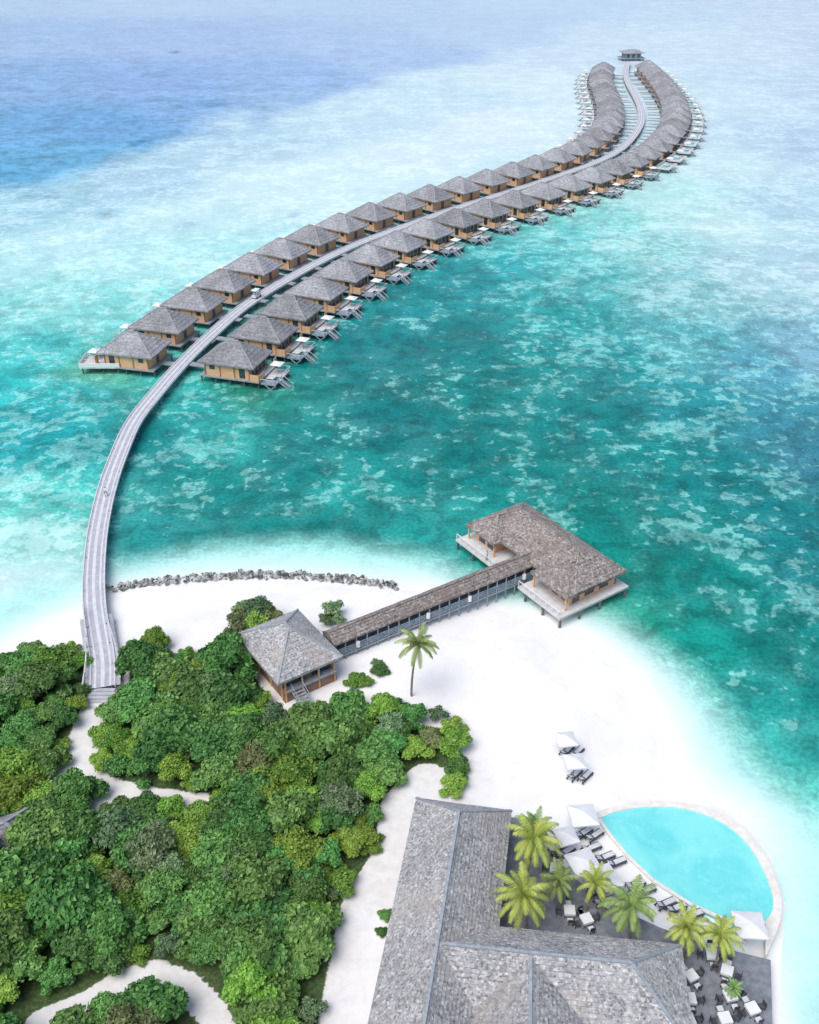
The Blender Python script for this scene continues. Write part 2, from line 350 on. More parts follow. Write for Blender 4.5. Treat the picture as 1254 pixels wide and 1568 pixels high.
# ---------------------------------------------------------------- island ground
GZ=1.0
polyA=P2([(-60,1050),(-20,1005),(30,982),(75,975),(130,980),(140,1010),(132,1060),(112,1110),(86,1150),(80,1185),(40,1240),(-80,1290),(-120,1150)],3)
polyB=P2([(186,975),(232,955),(262,968),(300,992),(345,972),(385,920),(425,925),(442,960),(400,1010),(430,1080),(520,1078),(600,1075),(690,1088),(730,1165),(700,1200),(650,1205),(606,1235),(598,1350),(540,1375),(500,1390),(400,1380),(330,1300),(320,1215),(210,1195),(150,1175),(130,1120),(176,1070)],3)
polyC=P2([(-120,1300),(0,1245),(60,1205),(100,1195),(150,1210),(320,1225),(420,1250),(530,1340),(532,1440),(510,1500),(500,1568),(495,1800),(-500,1800),(-300,1400)],3)
paths=[(P2([(155,1055),(145,1090),(118,1140),(108,1180),(140,1200),(200,1214),(255,1222),(310,1228)],1),.85),
       (P2([(655,1195),(618,1235),(610,1310),(566,1380),(550,1450),(536,1568),(520,1750)],1),2.1),
       (P2([(60,1568),(140,1535),(190,1500),(235,1490),(285,1510),(325,1550),(345,1600),(350,1700)],1),1.0)]
def buildground():
    xs=np.arange(-145,50,.5); ys=np.arange(-62,135,.5); Xg,Yg=np.meshgrid(xs,ys); X=Xg.ravel();Y=Yg.ravel()
    sd=sdf(X,Y,shore); z=np.clip(sd*.10,-.8,GZ-.02)
    pd=np.full(X.shape,1e9)
    for p,w in paths: pd=np.minimum(pd,dline(X,Y,p)-w)
    v=np.maximum.reduce([sdf(X,Y,p) for p in (polyA,polyB,polyC)])
    veg=smooth((v-.3)/1.2)*smooth(pd/.6)
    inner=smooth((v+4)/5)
    nr,na=Xg.shape; i=np.arange(nr-1)[:,None]*na; j=np.arange(na-1)[None,:]
    q=np.stack([i+j,i+j+1,i+na+j+1,i+na+j],-1).reshape(-1,4)
    q=q[(sd[q].max(1)>-5)]
    me=bpy.data.meshes.new('sand_ground'); me.from_pydata(np.stack([X,Y,z],1).tolist(),[],q.tolist())
    me.polygons.foreach_set('use_smooth',[True]*len(me.polygons))
    for nm,a in (('veg',veg),('inner',inner)):
        at=me.attributes.new(nm,'FLOAT','POINT'); at.data.foreach_set('value',a.astype(np.float32))
    m,nt,b=newmat('coral_sand'); v=coords(nt,(1,1,1),True); n=noi(nt,v,.16,5,.6,.5); n2=noi(nt,v,3,4,.6); n4=noi(nt,v,.9,5,.7)
    a=nt.nodes.new('ShaderNodeAttribute'); a.attribute_name='veg'; a2=nt.nodes.new('ShaderNodeAttribute'); a2.attribute_name='inner'
    c=mixc(nt,(.90,.895,.885),(.83,.815,.80),ramp(nt,n,.4,.7))
    c=mixc(nt,c,(.79,.775,.76),ramp(nt,n4,.52,.7,0,.55))
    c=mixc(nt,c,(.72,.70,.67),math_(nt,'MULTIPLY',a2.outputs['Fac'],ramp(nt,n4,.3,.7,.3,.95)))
    soil=mixc(nt,(.045,.10,.03),(.12,.14,.07),ramp(nt,n2,.4,.65))
    f=ramp(nt,math_(nt,'ADD',a.outputs['Fac'],math_(nt,'MULTIPLY_ADD',n2,.8,-.4)),.35,.65)
    nt.links.new(mixc(nt,c,soil,f),b.inputs['Base Color']); b.inputs['Roughness'].default_value=.95; b.inputs['Specular IOR Level'].default_value=.1
    bump(nt,b,n2,.25,.05)
    me.materials.append(m); put('sand_ground',me)
buildground()
# ---------------------------------------------------------------- jetty
JZ=1.8
jp=catmull([G(x,y,JZ) for x,y in [(157,1052),(157,1010),(150,965),(144,920),(144,870),(150,810),(163,750),(180,700),(205,645),(240,600),(275,560),(318,517),(372,470),(430,433),(490,400),(550,372),(620,346),(700,318),(780,293),(860,267),(915,247),(950,228),(972,205),(982,183),(980,163),(972,145),(962,127),(958,110),(962,94)]],8)
jp=resample(jp,2.0)
def ribbon(mb,pts,offs,z,k,zdown=None):
    vs=[];
    for i,p in enumerate(pts):
        t=(pts[min(i+1,len(pts)-1)]-pts[max(i-1,0)]); t.z=0; t.normalize(); n=Vector((t.y,-t.x,0))
        for o in offs: q=p+n*o; vs.append((q.x,q.y,z))
    m=len(offs); mb.add(vs,[(i*m+j,i*m+j+1,(i+1)*m+j+1,(i+1)*m+j) for i in range(len(pts)-1) for j in range(m-1)],k)
def tang(pts,i):
    t=(pts[min(i+1,len(pts)-1)]-pts[max(i-1,0)]); t.z=0; t.normalize(); return t,Vector((t.y,-t.x,0))
J=empty('timber_jetty')
mb=MB(); ribbon(mb,jp,[-1.35,1.35],JZ,'jetty'); ribbon(mb,jp,[-1.35,1.35],JZ-.3,'post')
ribbon(mb,jp,[-1.0,-.75],JZ+.02,'jetty_l'); ribbon(mb,jp,[.75,1.0],JZ+.02,'jetty_l'); ribbon(mb,jp,[-.22,.22],JZ+.02,'jetty_l')
put('deck_boards',mb.mesh('jetty_deck'),J)
mb=MB()
for i in range(len(jp)-1):
    for s in (-1,1):
        _,n=tang(jp,i); _,n2=tang(jp,i+1)
        mb.beam(jp[i]+n*s*1.4-Vector((0,0,.1)),jp[i+1]+n2*s*1.4-Vector((0,0,.1)),.14,.42,'jetty_l')
put('edge_beams',mb.mesh('jetty_edges'),J)
mb=MB()
for i in range(0,len(jp),2):
    _,n=tang(jp,i)
    for s in (-1,1): mb.cyl(jp[i]+n*s*1.1+Vector((0,0,-2.6)),jp[i]+n*s*1.1,.14,.12,'post',6)
put('piles',mb.mesh('jetty_piles'),J)
mb=MB()
for s in (-1,1):
    rp=[]
    for i in range(0,9):
        _,n=tang(jp,i); off=1.35+max(0,(6-i))*.13
        rp.append(jp[i]+n*s*off)
    for a,b in zip(rp[:-1],rp[1:]):
        mb.beam(a+Vector((0,0,.9)),b+Vector((0,0,.9)),.12,.08,'deck_p'); mb.beam(a+Vector((0,0,.5)),b+Vector((0,0,.5)),.05,.05,'deck_p')
        mb.beam(a-Vector((0,0,.9)),a+Vector((0,0,.95)),.1,.1,'deck')
for i in range(6):
    p=jp[0]+Vector((0,-.45*i-.25,0)); mb.box(p.x-1.5-.08*i,p.x+1.5+.08*i,p.y-.25,p.y+.25,JZ-.17*(i+1)-.1,JZ-.17*(i+1)+.02,'jetty')
ribbon(mb,jp[:8],[-2.0,2.0],JZ-.02,'jetty')
put('landing_steps_and_railings',mb.mesh('jetty_rail'),J)
# ---------------------------------------------------------------- villas
def villa_parts(far):
    P={}
    mb=MB(); mb.hip(-6.2,5.6,-4.5,4.5,4.3,7.5,'thatch_v',n=7,run0=4.9,run1=4.9,capw=.18,cap='ridge_v',th=.22)
    mb.box(-.6,.6,-.25,.25,7.4,7.7,'ridge_v')
    P['roof']=mb.mesh('villa_roof')
    mb=MB(); mb.box(-4.9,4.3,-3.9,3.9,1.6,4.15,'wall'); mb.box(-5.0,-4.88,-4.0,4.0,1.6,4.05,'wall')
    for y in (-3.96,3.96):
        for x in (-4.9,-1.8,1.2,4.3): mb.box(x-.1,x+.1,y-.04,y+.04,1.6,4.1,'wall_d')
    P['walls']=mb.mesh('villa_walls')
    mb=MB()
    for y in (-3.93,3.93):
        mb.box(-4.0,-2.9,y-.02,y+.02,2.9,3.7,'glass'); mb.box(2.2,3.4,y-.02,y+.02,1.8,3.7,'glass')
    mb.box(4.32,4.35,-3.3,3.3,1.7,3.8,'glass')
    for y in (-3.3,-1.65,0,1.65,3.3): mb.box(4.3,4.4,y-.07,y+.07,1.65,3.85,'wall')
    mb.box(-5.06,-5.02,-.6,.6,1.65,3.7,'post'); P['windows_and_door']=mb.mesh('villa_glazing')
    mb=MB(); mb.box(-6.2,6.4,-4.4,4.4,1.35,1.58,'deck'); mb.box(-11.6,-6.2,-.8,.8,1.4,1.6,'deck')
    if far: 
        mb.box(6.4,10.8,-4.9,4.9,1.3,1.62,'deck_p'); mb.box(7.2,9.8,-3.6,.6,1.63,1.68,'plunge'); mb.box(6.4,6.5,-4.9,4.9,1.6,2.6,'deck_p')
    else:
        mb.box(6.4,9.6,-3.9,3.4,1.0,1.25,'stair'); mb.box(6.5,9.5,-.2,3.3,1.26,1.30,'deck_p'); mb.box(6.3,6.4,-4.2,-1.5,1.6,2.8,'wall'); mb.box(6.3,6.4,3.0,4.2,1.6,3.4,'wall')
        mb.box(4.5,6.4,-4.2,-4.1,1.6,2.9,'wall'); mb.box(4.6,6.3,-4.0,4.1,1.585,1.62,'deck_p')
    P['deck']=mb.mesh('villa_deck')
    mb=MB()
    for x in (-6,-3,0,3,6)+((10,) if far else (9.2,)):
        for y in (-3.8,0,3.8): mb.cyl((x,y*.8 if x>8 else y,-.8),(x,y*.8 if x>8 else y,1.36),.16,.14,'post',6)
    for x in (-6,0,6):
        mb.beam((x,-3.8,-.3),(x,0,1.3),.1,.1,'post'); mb.beam((x,3.8,-.3),(x,0,1.3),.1,.1,'post')
    P['stilts']=mb.mesh('villa_stilts')
    mb=MB(); s=10.8 if far else 9.6
    for y in (-2.3,-.9): mb.beam((s,y,1.3),(s+2.4,y,-.5),.14,.25,'stair')
    for i in range(8):
        t=i/8; mb.box(s+2.4*t,s+2.4*t+.28,-2.3,-.9,1.2-1.8*t,1.26-1.8*t,'deck')
    for y in (-2.4,-.8):
        mb.beam((s,y,2.2),(s+2.4,y,.5),.08,.08,'deck_p'); mb.beam((s,y,1.2),(s,y,2.2),.1,.1,'stair'); mb.beam((s+2.4,y,-.6),(s+2.4,y,.5),.1,.1,'stair')
    if not far:
        for y in (-3.9,3.4): mb.beam((6.4,y,2.1),(9.6,y,2.1),.09,.09,'deck_p'); mb.beam((9.6,y,1.1),(9.6,y,2.1),.1,.1,'stair')
        mb.beam((9.6,-.4,2.1),(9.6,3.4,2.1),.09,.09,'deck_p')
        for y in (-3.9,3.4): mb.beam((9.6,y,1.0),(7.4,y,-.6),.16,.16,'stair'); mb.beam((7.4,y,1.0),(9.6,y,-.6),.16,.16,'stair')
    P['sea_stairs']=mb.mesh('villa_stairs')
    mb=MB(); 
    cx,cy=(8.6,2.6) if far else (7.8,1.4); z=1.6 if far else 1.25
    mb.cyl((cx,cy,z),(cx,cy,z+2.3),.04,.04,'post',6)
    r=1.15; c=[(cx-r,cy-r,z+2),(cx+r,cy-r,z+2),(cx+r,cy+r,z+2),(cx-r,cy+r,z+2),(cx,cy,z+2.5)]
    mb.add(c,[(0,1,4),(1,2,4),(2,3,4),(3,0,4)],'white')
    P['parasol']=mb.mesh('villa_parasol')
    mb=MB()
    for y in (cy-2.3,cy-3.2):
        mb.box(cx-.9,cx+.5,y-.33,y+.33,z+.25,z+.38,'cushion'); mb.beam((cx+.5,y,z+.32),(cx+1.0,y,z+.75),.66,.1,'cushion')
        mb.box(cx-.8,cx+.5,y-.3,y+.3,z,z+.25,'frame')
    P['loungers']=mb.mesh('villa_loungers')
    return P
PN=villa_parts(False); PF=villa_parts(True)
Lrow=[(203,526),(238,492),(284,463),(332,434),(373,408),(419,384),(468,363),(513,343),(560,326),(610,310),(658,296),(706,283),(750,271),(792,259),(830,247),(863,235),(893,222),(916,207),(932,191),(938,175),(936,160),(930,146),(922,132),(917,119),(918,107),(926,98)]
Rrow=[(362,541),(402,506),(438,475),(475,447),(512,422),(552,398),(592,377),(635,358),(680,341),(722,326),(770,312),(815,298),(860,285),(900,273),(935,260),(967,246),(993,232),(1013,217),(1028,202),(1036,187),(1040,172),(1038,157),(1030,143),(1020,130),(1010,118),(1000,107),(990,98)]
def rowpts(row,step):
    w=[G(x,y,5.0) for x,y in row]
    for _ in range(2): w=[w[0]]+[(w[i-1]+w[i]*2+w[i+1])/4 for i in range(1,len(w)-1)]+[w[-1]]
    return resample(catmull(w,12),step)
def jetty_near(p):
    return min(jp,key=lambda q:(q.x-p.x)**2+(q.y-p.y)**2)
def addrow(row,far_from,step):
    pts=rowpts(row,step)
    for i,p in enumerate(pts):
        t,n=tang(pts,i); q=jetty_near(p)
        if n.dot(Vector((p.x-q.x,p.y-q.y,0)))<0: n=-n
        e=empty('overwater_villa',(p.x,p.y,0),math.atan2(n.y,n.x)+random.uniform(-.03,.03))
        for k,me in (PF if i>=far_from else PN).items(): put(k,me,e)
addrow(Lrow,17,13.2); addrow(Rrow,16,13.2)
e=empty('jetty_end_pavilion',tuple(G(966,92,0)[:2])+(0,),.1)
mb=MB(); mb.hip(-6,6,-5,5,4.3,5.6,'thatch_v',n=4,cap='ridge_v'); put('roof',mb.mesh('end_roof'),e)
mb=MB(); mb.box(-4.5,4.5,-4,4,1.6,4.2,'stair'); mb.box(-7,7,-5,5,1.3,1.58,'deck'); 
for x in (-3,0,3): mb.box(x-.7,x+.7,-4.05,-4.01,1.8,3.6,'glass')
for x in (-6,0,6):
    for y in (-4,4): mb.cyl((x,y,-.8),(x,y,1.3),.2,.2,'post',6)
put('walls_and_deck',mb.mesh('end_walls'),e)
g=G(160,556,1.6); e=empty('villa_side_terrace',(g.x,g.y,0),0)
mb=MB(); mb.box(-4.5,3.5,-2.0,3.5,1.3,1.6,'deck_p'); mb.box(-4.5,3.5,-2.0,-1.9,1.6,2.4,'white'); mb.box(-4.5,-4.4,-1.9,3.5,1.6,2.4,'white')
for x in (-4,0,3):
    for y in (-1.5,3): mb.cyl((x,y,-.8),(x,y,1.3),.15,.15,'post',6)
put('terrace',mb.mesh('side_terrace'),e)
# ---------------------------------------------------------------- overwater restaurant + covered walkway + pavilion
A1=math.radians(-55.5)
e=empty('overwater_restaurant',(19.0,111.9,0),A1)
mb=MB(); mb.hip(-10.6,10.6,-4.7,4.7,4.2,6.9,'thatch_b',n=11,capw=.22,cap='thatch_b'); mb.hip(-10.6,-4.2,-6.0,2,4.15,6.1,'thatch_b',axis='y',n=8,capw=.2,cap='thatch_b'); mb.hip(3.5,10.6,-6.0,2,4.15,6.1,'thatch_b',axis='y',n=8,capw=.2,cap='thatch_b')
put('roof',mb.mesh('rest_roof'),e)
mb=MB(); mb.box(-9.6,9.6,-2.6,3.7,1.8,4.0,'wall'); mb.box(-9.6,-5.2,-4.9,-2.6,1.8,4.0,'wall'); mb.box(5.6,9.6,-4.4,-2.6,1.8,4.0,'wall')
for x in np.arange(-9.6,9.7,2.4): mb.box(x-.1,x+.1,3.68,3.78,1.8,4.0,'wall_d')
put('walls',mb.mesh('rest_walls'),e)
mb=MB()
for x in (-8.8,-6.9): mb.box(x,x+1.3,-4.95,-4.91,2.0,3.7,'glass')
for x in (6.2,8.0): mb.box(x,x+1.2,-4.45,-4.41,2.0,3.7,'glass')
for x in (-4.0,2.4): mb.box(x,x+1.8,-2.65,-2.61,1.9,3.7,'glass')
for y in (-1.8,.8): mb.box(9.61,9.65,y,y+1.6,2.2,3.6,'glass')
mb.box(9.61,9.66,-4,-2.8,1.9,3.7,'post')
put('windows',mb.mesh('rest_windows'),e)
mb=MB(); mb.box(-11.2,-2.2,-7.3,5.0,1.45,1.78,'deck_p'); mb.box(2.6,11.0,-7.3,5.0,1.46,1.785,'deck_p'); mb.box(-2.2,2.6,-4.2,5.0,1.45,1.77,'deck_p')
for x in (-11,-7.5,-4,4,7.5,10.8):
    for y in (-7.0,-3.6,0,4.6): mb.cyl((x,y,-.9),(x,y,1.46),.2,.18,'post',7)
for x0,x1 in ((-11.1,-2.3),(2.7,10.9)):
    mb.beam((x0,-7.2,2.7),(x1,-7.2,2.7),.1,.08,'white')
    for x in np.arange(x0,x1,1.1): mb.beam((x,-7.2,1.75),(x,-7.2,2.7),.07,.07,'white')
for x in (-10.2,-4.5,4.0,10.2): mb.beam((x,-5.7,1.78),(x,-5.7,4.1),.18,.18,'wall')
put('deck_and_posts',mb.mesh('rest_deck'),e)
a=G(503,972,4.5); b=G(822,846,4.5); L=(b-a).xy.length; ang=math.atan2(b.y-a.y,b.x-a.x)
e=empty('covered_walkway',(a.x,a.y,0),ang)
mb=MB()
n=int(L/1.5)
mb.hip(0,L,-1.5,1.5,3.9,4.8,'thatch_b',n=4,run0=.05,run1=.05,th=.2,capw=.2,cap='thatch_b'); put('roof',mb.mesh('walk_roof'),e)
mb=MB(); mb.box(0,L,-1.35,1.35,1.5,1.78,'deck')
for i in range(n+1):
    x=i*L/n
    for y in (-1.3,1.3): mb.beam((x,y,-.8),(x,y,3.8),.14,.14,'stair')
for y in (-1.32,1.32):
    for z in (2.0,2.25,2.5,2.75): mb.beam((0,y,z),(L,y,z),.05,.14,'stair')
mb.box(0,L,1.2,1.24,1.8,3.5,'stair')
put('floor_posts_and_rails',mb.mesh('walk_floor'),e)
mb=MB()
for x in (3.2,13.5,20,29): mb.cyl((x,-1.5,2.3),(x,-1.5,3.0),.26,.26,'white',10)
put('lanterns',mb.mesh('walk_lanterns'),e)
e=empty('beach_pavilion',(-14.4,90.1,0),A1)
mb=MB(); mb.hip(-5.4,5.4,-4.3,4.3,4.6,7.6,'thatch_m',n=9,run0=4.9,run1=4.9,capw=.2); put('roof',mb.mesh('pav_roof'),e)
mb=MB(); mb.box(-4.3,4.4,-3.3,3.4,.7,4.4,'wall_d'); mb.box(4.4,5.0,-3.4,3.5,.7,2.6,'wall_d')
for y in (-3.2,-1,1.2,3.3): mb.beam((5.0,y,.7),(5.0,y,4.4),.18,.18,'wall')
for x in (-4.2,-1.4,1.5,4.4): mb.box(x-.1,x+.1,-3.42,-3.3,.7,4.4,'wall')
put('walls',mb.mesh('pav_walls'),e)
mb=MB(); mb.box(4.41,4.46,-2.8,-.4,2.8,4.1,'glass'); mb.box(4.41,4.46,.6,3,2.8,4.1,'glass'); mb.box(-3.6,-2,-3.36,-3.31,2.6,4,'glass'); mb.box(-.8,.9,-3.36,-3.31,2.6,4,'glass')
put('windows',mb.mesh('pav_windows'),e)
mb=MB()
for y in (-2.6,-1.2): mb.beam((5.2,y,2.8),(8.6,y,1.0),.1,.25,'stair'); mb.beam((5.2,y,3.7),(8.6,y,1.9),.07,.07,'stair')
for i in range(9): t=i/9; mb.box(5.2+3.4*t,5.5+3.4*t,-2.6,-1.2,2.7-1.8*t,2.76-1.8*t,'deck')
mb.box(4.4,5.4,-3.2,3.4,2.6,2.75,'deck'); put('stairs',mb.mesh('pav_stairs'),e)
# ---------------------------------------------------------------- main building
nw=G(637,1222,4.2)
e=empty('thatched_main_building',(nw.x,nw.y,0),math.radians(-9.8))
mb=MB(); mb.hip(0,9.5,-60,0,4.2,8.2,'thatch_m',axis='y',n=16,run0=5,run1=4.4,lip=.08,capw=.24)
put('west_roof',mb.mesh('main_roof_w'),e)
ME=Matrix.Translation((9.6,-12.9,0))@Matrix.Rotation(math.radians(3.4),4,'Z')@Matrix.Translation((-9.6,12.9,0))
mb=MB(); mb.M=ME; mb.hip(1.0,25.0,-22.6,-12.9,4.2,8.1,'thatch_m',axis='x',n=16,run0=3.8,run1=5.0,lip=.08,capw=.24)
put('east_roof',mb.mesh('main_roof_e'),e)
mb=MB(); mb.M=ME; mb.hip(6.4,17.6,-50,-14.2,4.4,7.95,'thatch_m',axis='y',n=16,run0=4,run1=3.6,lip=.08,capw=.24)
put('south_roof',mb.mesh('main_roof_s'),e)
mb=MB(); mb.box(1.1,8.4,-58,-1.1,.6,4.1,'wall_d'); mb.M=ME; mb.box(8.4,23.8,-21.5,-14.1,.6,4.1,'wall_d'); mb.M=Matrix.Identity(4)
for y in np.arange(-12,-1,2.2): mb.beam((9.1,y,.9),(9.1,y,4.1),.2,.2,'wall_d')
put('walls',mb.mesh('main_walls'),e)
mb=MB(); 
for y in np.arange(-11.5,-2,2.2): mb.box(8.41,8.45,y,y+1.5,1.2,3.6,'glass')
put('windows',mb.mesh('main_windows'),e)
# ---------------------------------------------------------------- terrace deck and pool
mb=MB(); mb.prism(P2([(745,1250),(800,1252),(838,1300),(880,1345),(940,1388),(1010,1420),(1080,1445),(1180,1470),(1183,1568),(1188,1800),(700,1800),(700,1450)],1.15),.0,1.15,'deck_d')
put('timber_terrace',mb.mesh('terrace'))
poolout=[p.xy for p in catmull([G(x,y,1.2) for x,y in [(905,1250),(935,1236),(985,1228),(1040,1229),(1095,1243),(1140,1272),(1172,1312),(1192,1360),(1197,1395),(1188,1430),(1172,1466)]],6)]
poolin=[p.xy for p in catmull([G(x,y,1.2) for x,y in [(917,1254),(945,1243),(985,1237),(1040,1238),(1090,1252),(1132,1280),(1162,1320),(1180,1362),(1183,1392),(1172,1412)]],6)]
inner=[G(x,y,1.2).xy for x,y in [(1150,1414),(1110,1408),(1060,1386),(1000,1348),(960,1310),(935,1280)]]
e=empty('swimming_pool')
def poolmat():
    m,nt,b=newmat('pool_water'); v=coords(nt,(1,1,1),True); n=noi(nt,v,.25,3,.5,.6); n2=noi(nt,v,2.2,3,.6,.8)
    c=mixc(nt,(.15,.68,.69),(.26,.79,.77),ramp(nt,n,.3,.7)); c=mixc(nt,c,(.36,.86,.84),ramp(nt,n2,.5,.7,0,.35))
    nt.links.new(c,b.inputs['Base Color']); b.inputs['Roughness'].default_value=.12; b.inputs['Specular IOR Level'].default_value=.25
    bump(nt,b,noi(nt,v,2.5,2,.5),.2,.05); return m
M['poolw']=poolmat()
mb=MB(); mb.prism([tuple(p) for p in poolin+inner],.2,1.17,'poolw'); put('pool_water',mb.mesh('pool_water'),e)
mb=MB(); na=len(poolout); 
pi2=poolin[:]; 
while len(pi2)<na: pi2.append(G(1172,1412+ (len(pi2)-len(poolin)+1)*8,1.2).xy)
pi2=pi2[:na]
vs=[(p.x,p.y,1.3) for p in poolout]+[(p.x,p.y,1.3) for p in pi2]+[(p.x,p.y,-.4) for p in poolout]+[(p.x,p.y,1.0) for p in pi2]
mb.add(vs,[(i,i+1,na+i+1,na+i) for i in range(na-1)]+[(i,i+1,2*na+i+1,2*na+i) for i in range(na-1)]+[(na+i,na+i+1,3*na+i+1,3*na+i) for i in range(na-1)],'stone'); put('pool_rim',mb.mesh('pool_rim'),e)
mb=MB(); il=[poolin[-1]]+inner+[poolin[0]]
for a,b in zip(il[:-1],il[1:]): mb.beam((a.x,a.y,1.2),(b.x,b.y,1.2),.35,.12,'stone')
put('pool_coping',mb.mesh('pool_coping'),e)
# ---------------------------------------------------------------- furniture
def parasol_mesh(r=1.5):
    mb=MB(); z=2.35; mb.cyl((0,0,0),(0,0,2.8),.04,.035,'post',8); mb.cyl((0,0,0),(0,0,.1),.35,.35,'stone',12)
    c=[(-r,-r),(0,-r*.98),(r,-r),(r*.98,0),(r,r),(0,r*.98),(-r,r),(-r*.98,0)]
    vs=[(x,y,z) for x,y in c]+[(x*.5,y*.5,z+.28) for x,y in c]+[(0,0,z+.5)]+[(x,y,z-.18) for x,y in c]
    fs=[(i,(i+1)%8,8+(i+1)%8,8+i) for i in range(8)]+[(8+i,8+(i+1)%8,16) for i in range(8)]+[(17+i,17+(i+1)%8,(i+1)%8,i) for i in range(8)]
    mb.add(vs,fs,'white')
    for x,y in c[::2]: mb.beam((0,0,z+.4),(x*.98,y*.98,z-.03),.03,.03,'post')
    return mb.mesh('parasol')
def lounger_mesh():
    mb=MB()
    for y in (-.34,.34):
        mb.beam((-1.05,y,.28),(1.05,y,.28),.09,.10,'frame')
        for x in (-.9,.85): mb.beam((x,y,0),(x,y,.28),.07,.07,'frame')
    mb.box(-1.05,.35,-.34,.34,.30,.33,'frame'); mb.box(-.98,.2,-.24,.24,.335,.42,'cushion')
    mb.beam((.35,0,.36),(1.0,0,.75),.68,.05,'frame'); mb.beam((.42,0,.43),(.93,0,.77),.46,.07,'cushion')
    mb.beam((.9,.25,.28),(.93,.25,.7),.04,.04,'frame'); mb.beam((.9,-.25,.28),(.93,-.25,.7),.04,.04,'frame')
    return mb.mesh('lounger')
def table_mesh():
    mb=MB(); mb.box(-.5,.5,-.5,.5,.70,.76,'white'); mb.box(-.48,.48,-.48,.48,.45,.70,'white')
    for x in (-.42,.42):
        for y in (-.42,.42): mb.beam((x,y,0),(x,y,.45),.06,.06,'frame')
    for k in range(4):
        mb.M=Matrix.Rotation(k*math.pi/2,4,'Z')@Matrix.Translation((.95,0,0))
        mb.box(-.25,.25,-.25,.25,.42,.5,'cushion' if k%2 else 'frame'); mb.box(.22,.28,-.25,.25,.5,.9,'frame')
        for x in (-.2,.22):
            for y in (-.2,.2): mb.beam((x,y,0),(x,y,.42),.05,.05,'frame')
    return mb.mesh('table')
PM=parasol_mesh(1.35); PMb=parasol_mesh(1.05); LM=lounger_mesh(); TM=table_mesh()
for x,y,me,r in ((893,1248,PM,.1),(867,1280,PMb,.3),(893,1320,PM,.35),(925,1345,PM,.4),(1148,1416,PM,-.05),(867,1131,PMb,.15),(880,1165,PMb,.1)):
    g=G(x,y,3.4); put('white_parasol',me,None,(g.x,g.y,1.0 if y<1200 else 1.05),r)
for x,y,r in ((893,1277,2.2),(910,1281,2.2),(852,1300,2.2),(866,1306,2.2),(926,1314,2.0),(943,1322,2.0),(972,1356,2.0),(988,1365,2.0),(1019,1385,2.0),(1035,1392,2.0),(868,1149,2.4),(883,1152,2.4),(880,1186,2.4),(896,1189,2.4),(925,1382,1.9),(940,1390,1.9),(915,1366,1.9),(905,1300,2.0),(1060,1402,1.9)):
    g=G(x,y,1.3); put('sun_lounger',LM,None,(g.x,g.y,1.0 if y<1200 else 1.16),r+1.57)
for x,y in ((872,1395),(898,1408),(1058,1495),(1056,1530),(1054,1562),(1113,1487),(1118,1525),(1110,1560),(955,1378),(1152,1545),(850,1330),(1090,1462)):
    g=G(x,y,1.7); put('dining_table_set',TM,None,(g.x,g.y,1.16),random.uniform(-.5,.5))
# ---------------------------------------------------------------- palms
def palm_mesh(h,seed,k,nf=18,fl=2.9,lean=.6):
    R=random.Random(seed); mb=MB(); a=R.uniform(0,6.28); pts=[]
    for i in range(9):
        t=i/8; pts.append(Vector((math.cos(a)*lean*t*t,math.sin(a)*lean*t*t,h*t)))
    for i in range(8): mb.cyl(pts[i],pts[i+1],.15-.006*i,.145-.006*i,'trunk',8)
    top=pts[-1]
    for c in range(6):
        q=top+Vector((R.uniform(-.25,.25),R.uniform(-.25,.25),-.25)); mb.cyl(q,q+Vector((0,0,-.25)),.12,.08,'trunk',6)
    for f in range(nf):
        az=f*2.399+R.uniform(-.25,.25); el=math.radians(78-f*(92/nf)+R.uniform(-10,10)); L=fl*R.uniform(.75,1.1)
        p=top.copy(); d=Vector((math.cos(az)*math.cos(el),math.sin(az)*math.cos(el),math.sin(el))); N=18; step=L/N
        side=Vector((-math.sin(az),math.cos(az),0))
        for i in range(N):
            q=p+d*step; mb.beam(p,q,.05*(1-i/N)+.015,.03,k)
            if i>1:
                t=i/N; ll=.66*math.sin(math.pi*(t*.85+.12))**.7
                for s in (-1,1):
                    for hh in (0,.5):
                        b0=p+(q-p)*hh; out=(side*s*.75+d*.7+Vector((0,0,-.40+R.uniform(-.3,.1)))).normalized()*ll*R.uniform(.8,1.1)
                        w=d*.034
                        mid=b0+out*.55; tip=b0+out+Vector((0,0,-.15*ll))
                        mb.add([b0-w,b0+w,mid+w*1.1,mid-w*1.1,tip],[(0,1,2,3),(3,2,4)],k)
            d=(d+Vector((0,0,-.085-.05*i/N))+side*R.uniform(-.02,.02)).normalized(); p=q
    return mb.mesh('palm')
pv=[palm_mesh(5.2,1,'frondY',22),palm_mesh(5.0,2,'frondY',20),palm_mesh(4.6,3,'frond',24),palm_mesh(8.2,4,'frond',24,3.0,.9),palm_mesh(4.8,5,'frondY',22)]
for x,y,i,h,sc in ((630,982,3,8.2,1.0),(812,1290,0,5.2,1.1),(812,1375,1,5,1.1),(862,1352,2,4.6,.8),(905,1355,1,5,.75),(972,1395,2,4.6,1.05),(1060,1425,4,4.8,.85),(1106,1440,0,5.2,.8),(1128,1512,2,4.6,.35),(825,1262,2,4.6,.8)):
    g=G(x,y,1+h*sc); put('palm_tree',pv[i],None,(g.x,g.y,.95),random.uniform(0,6.28),sc)
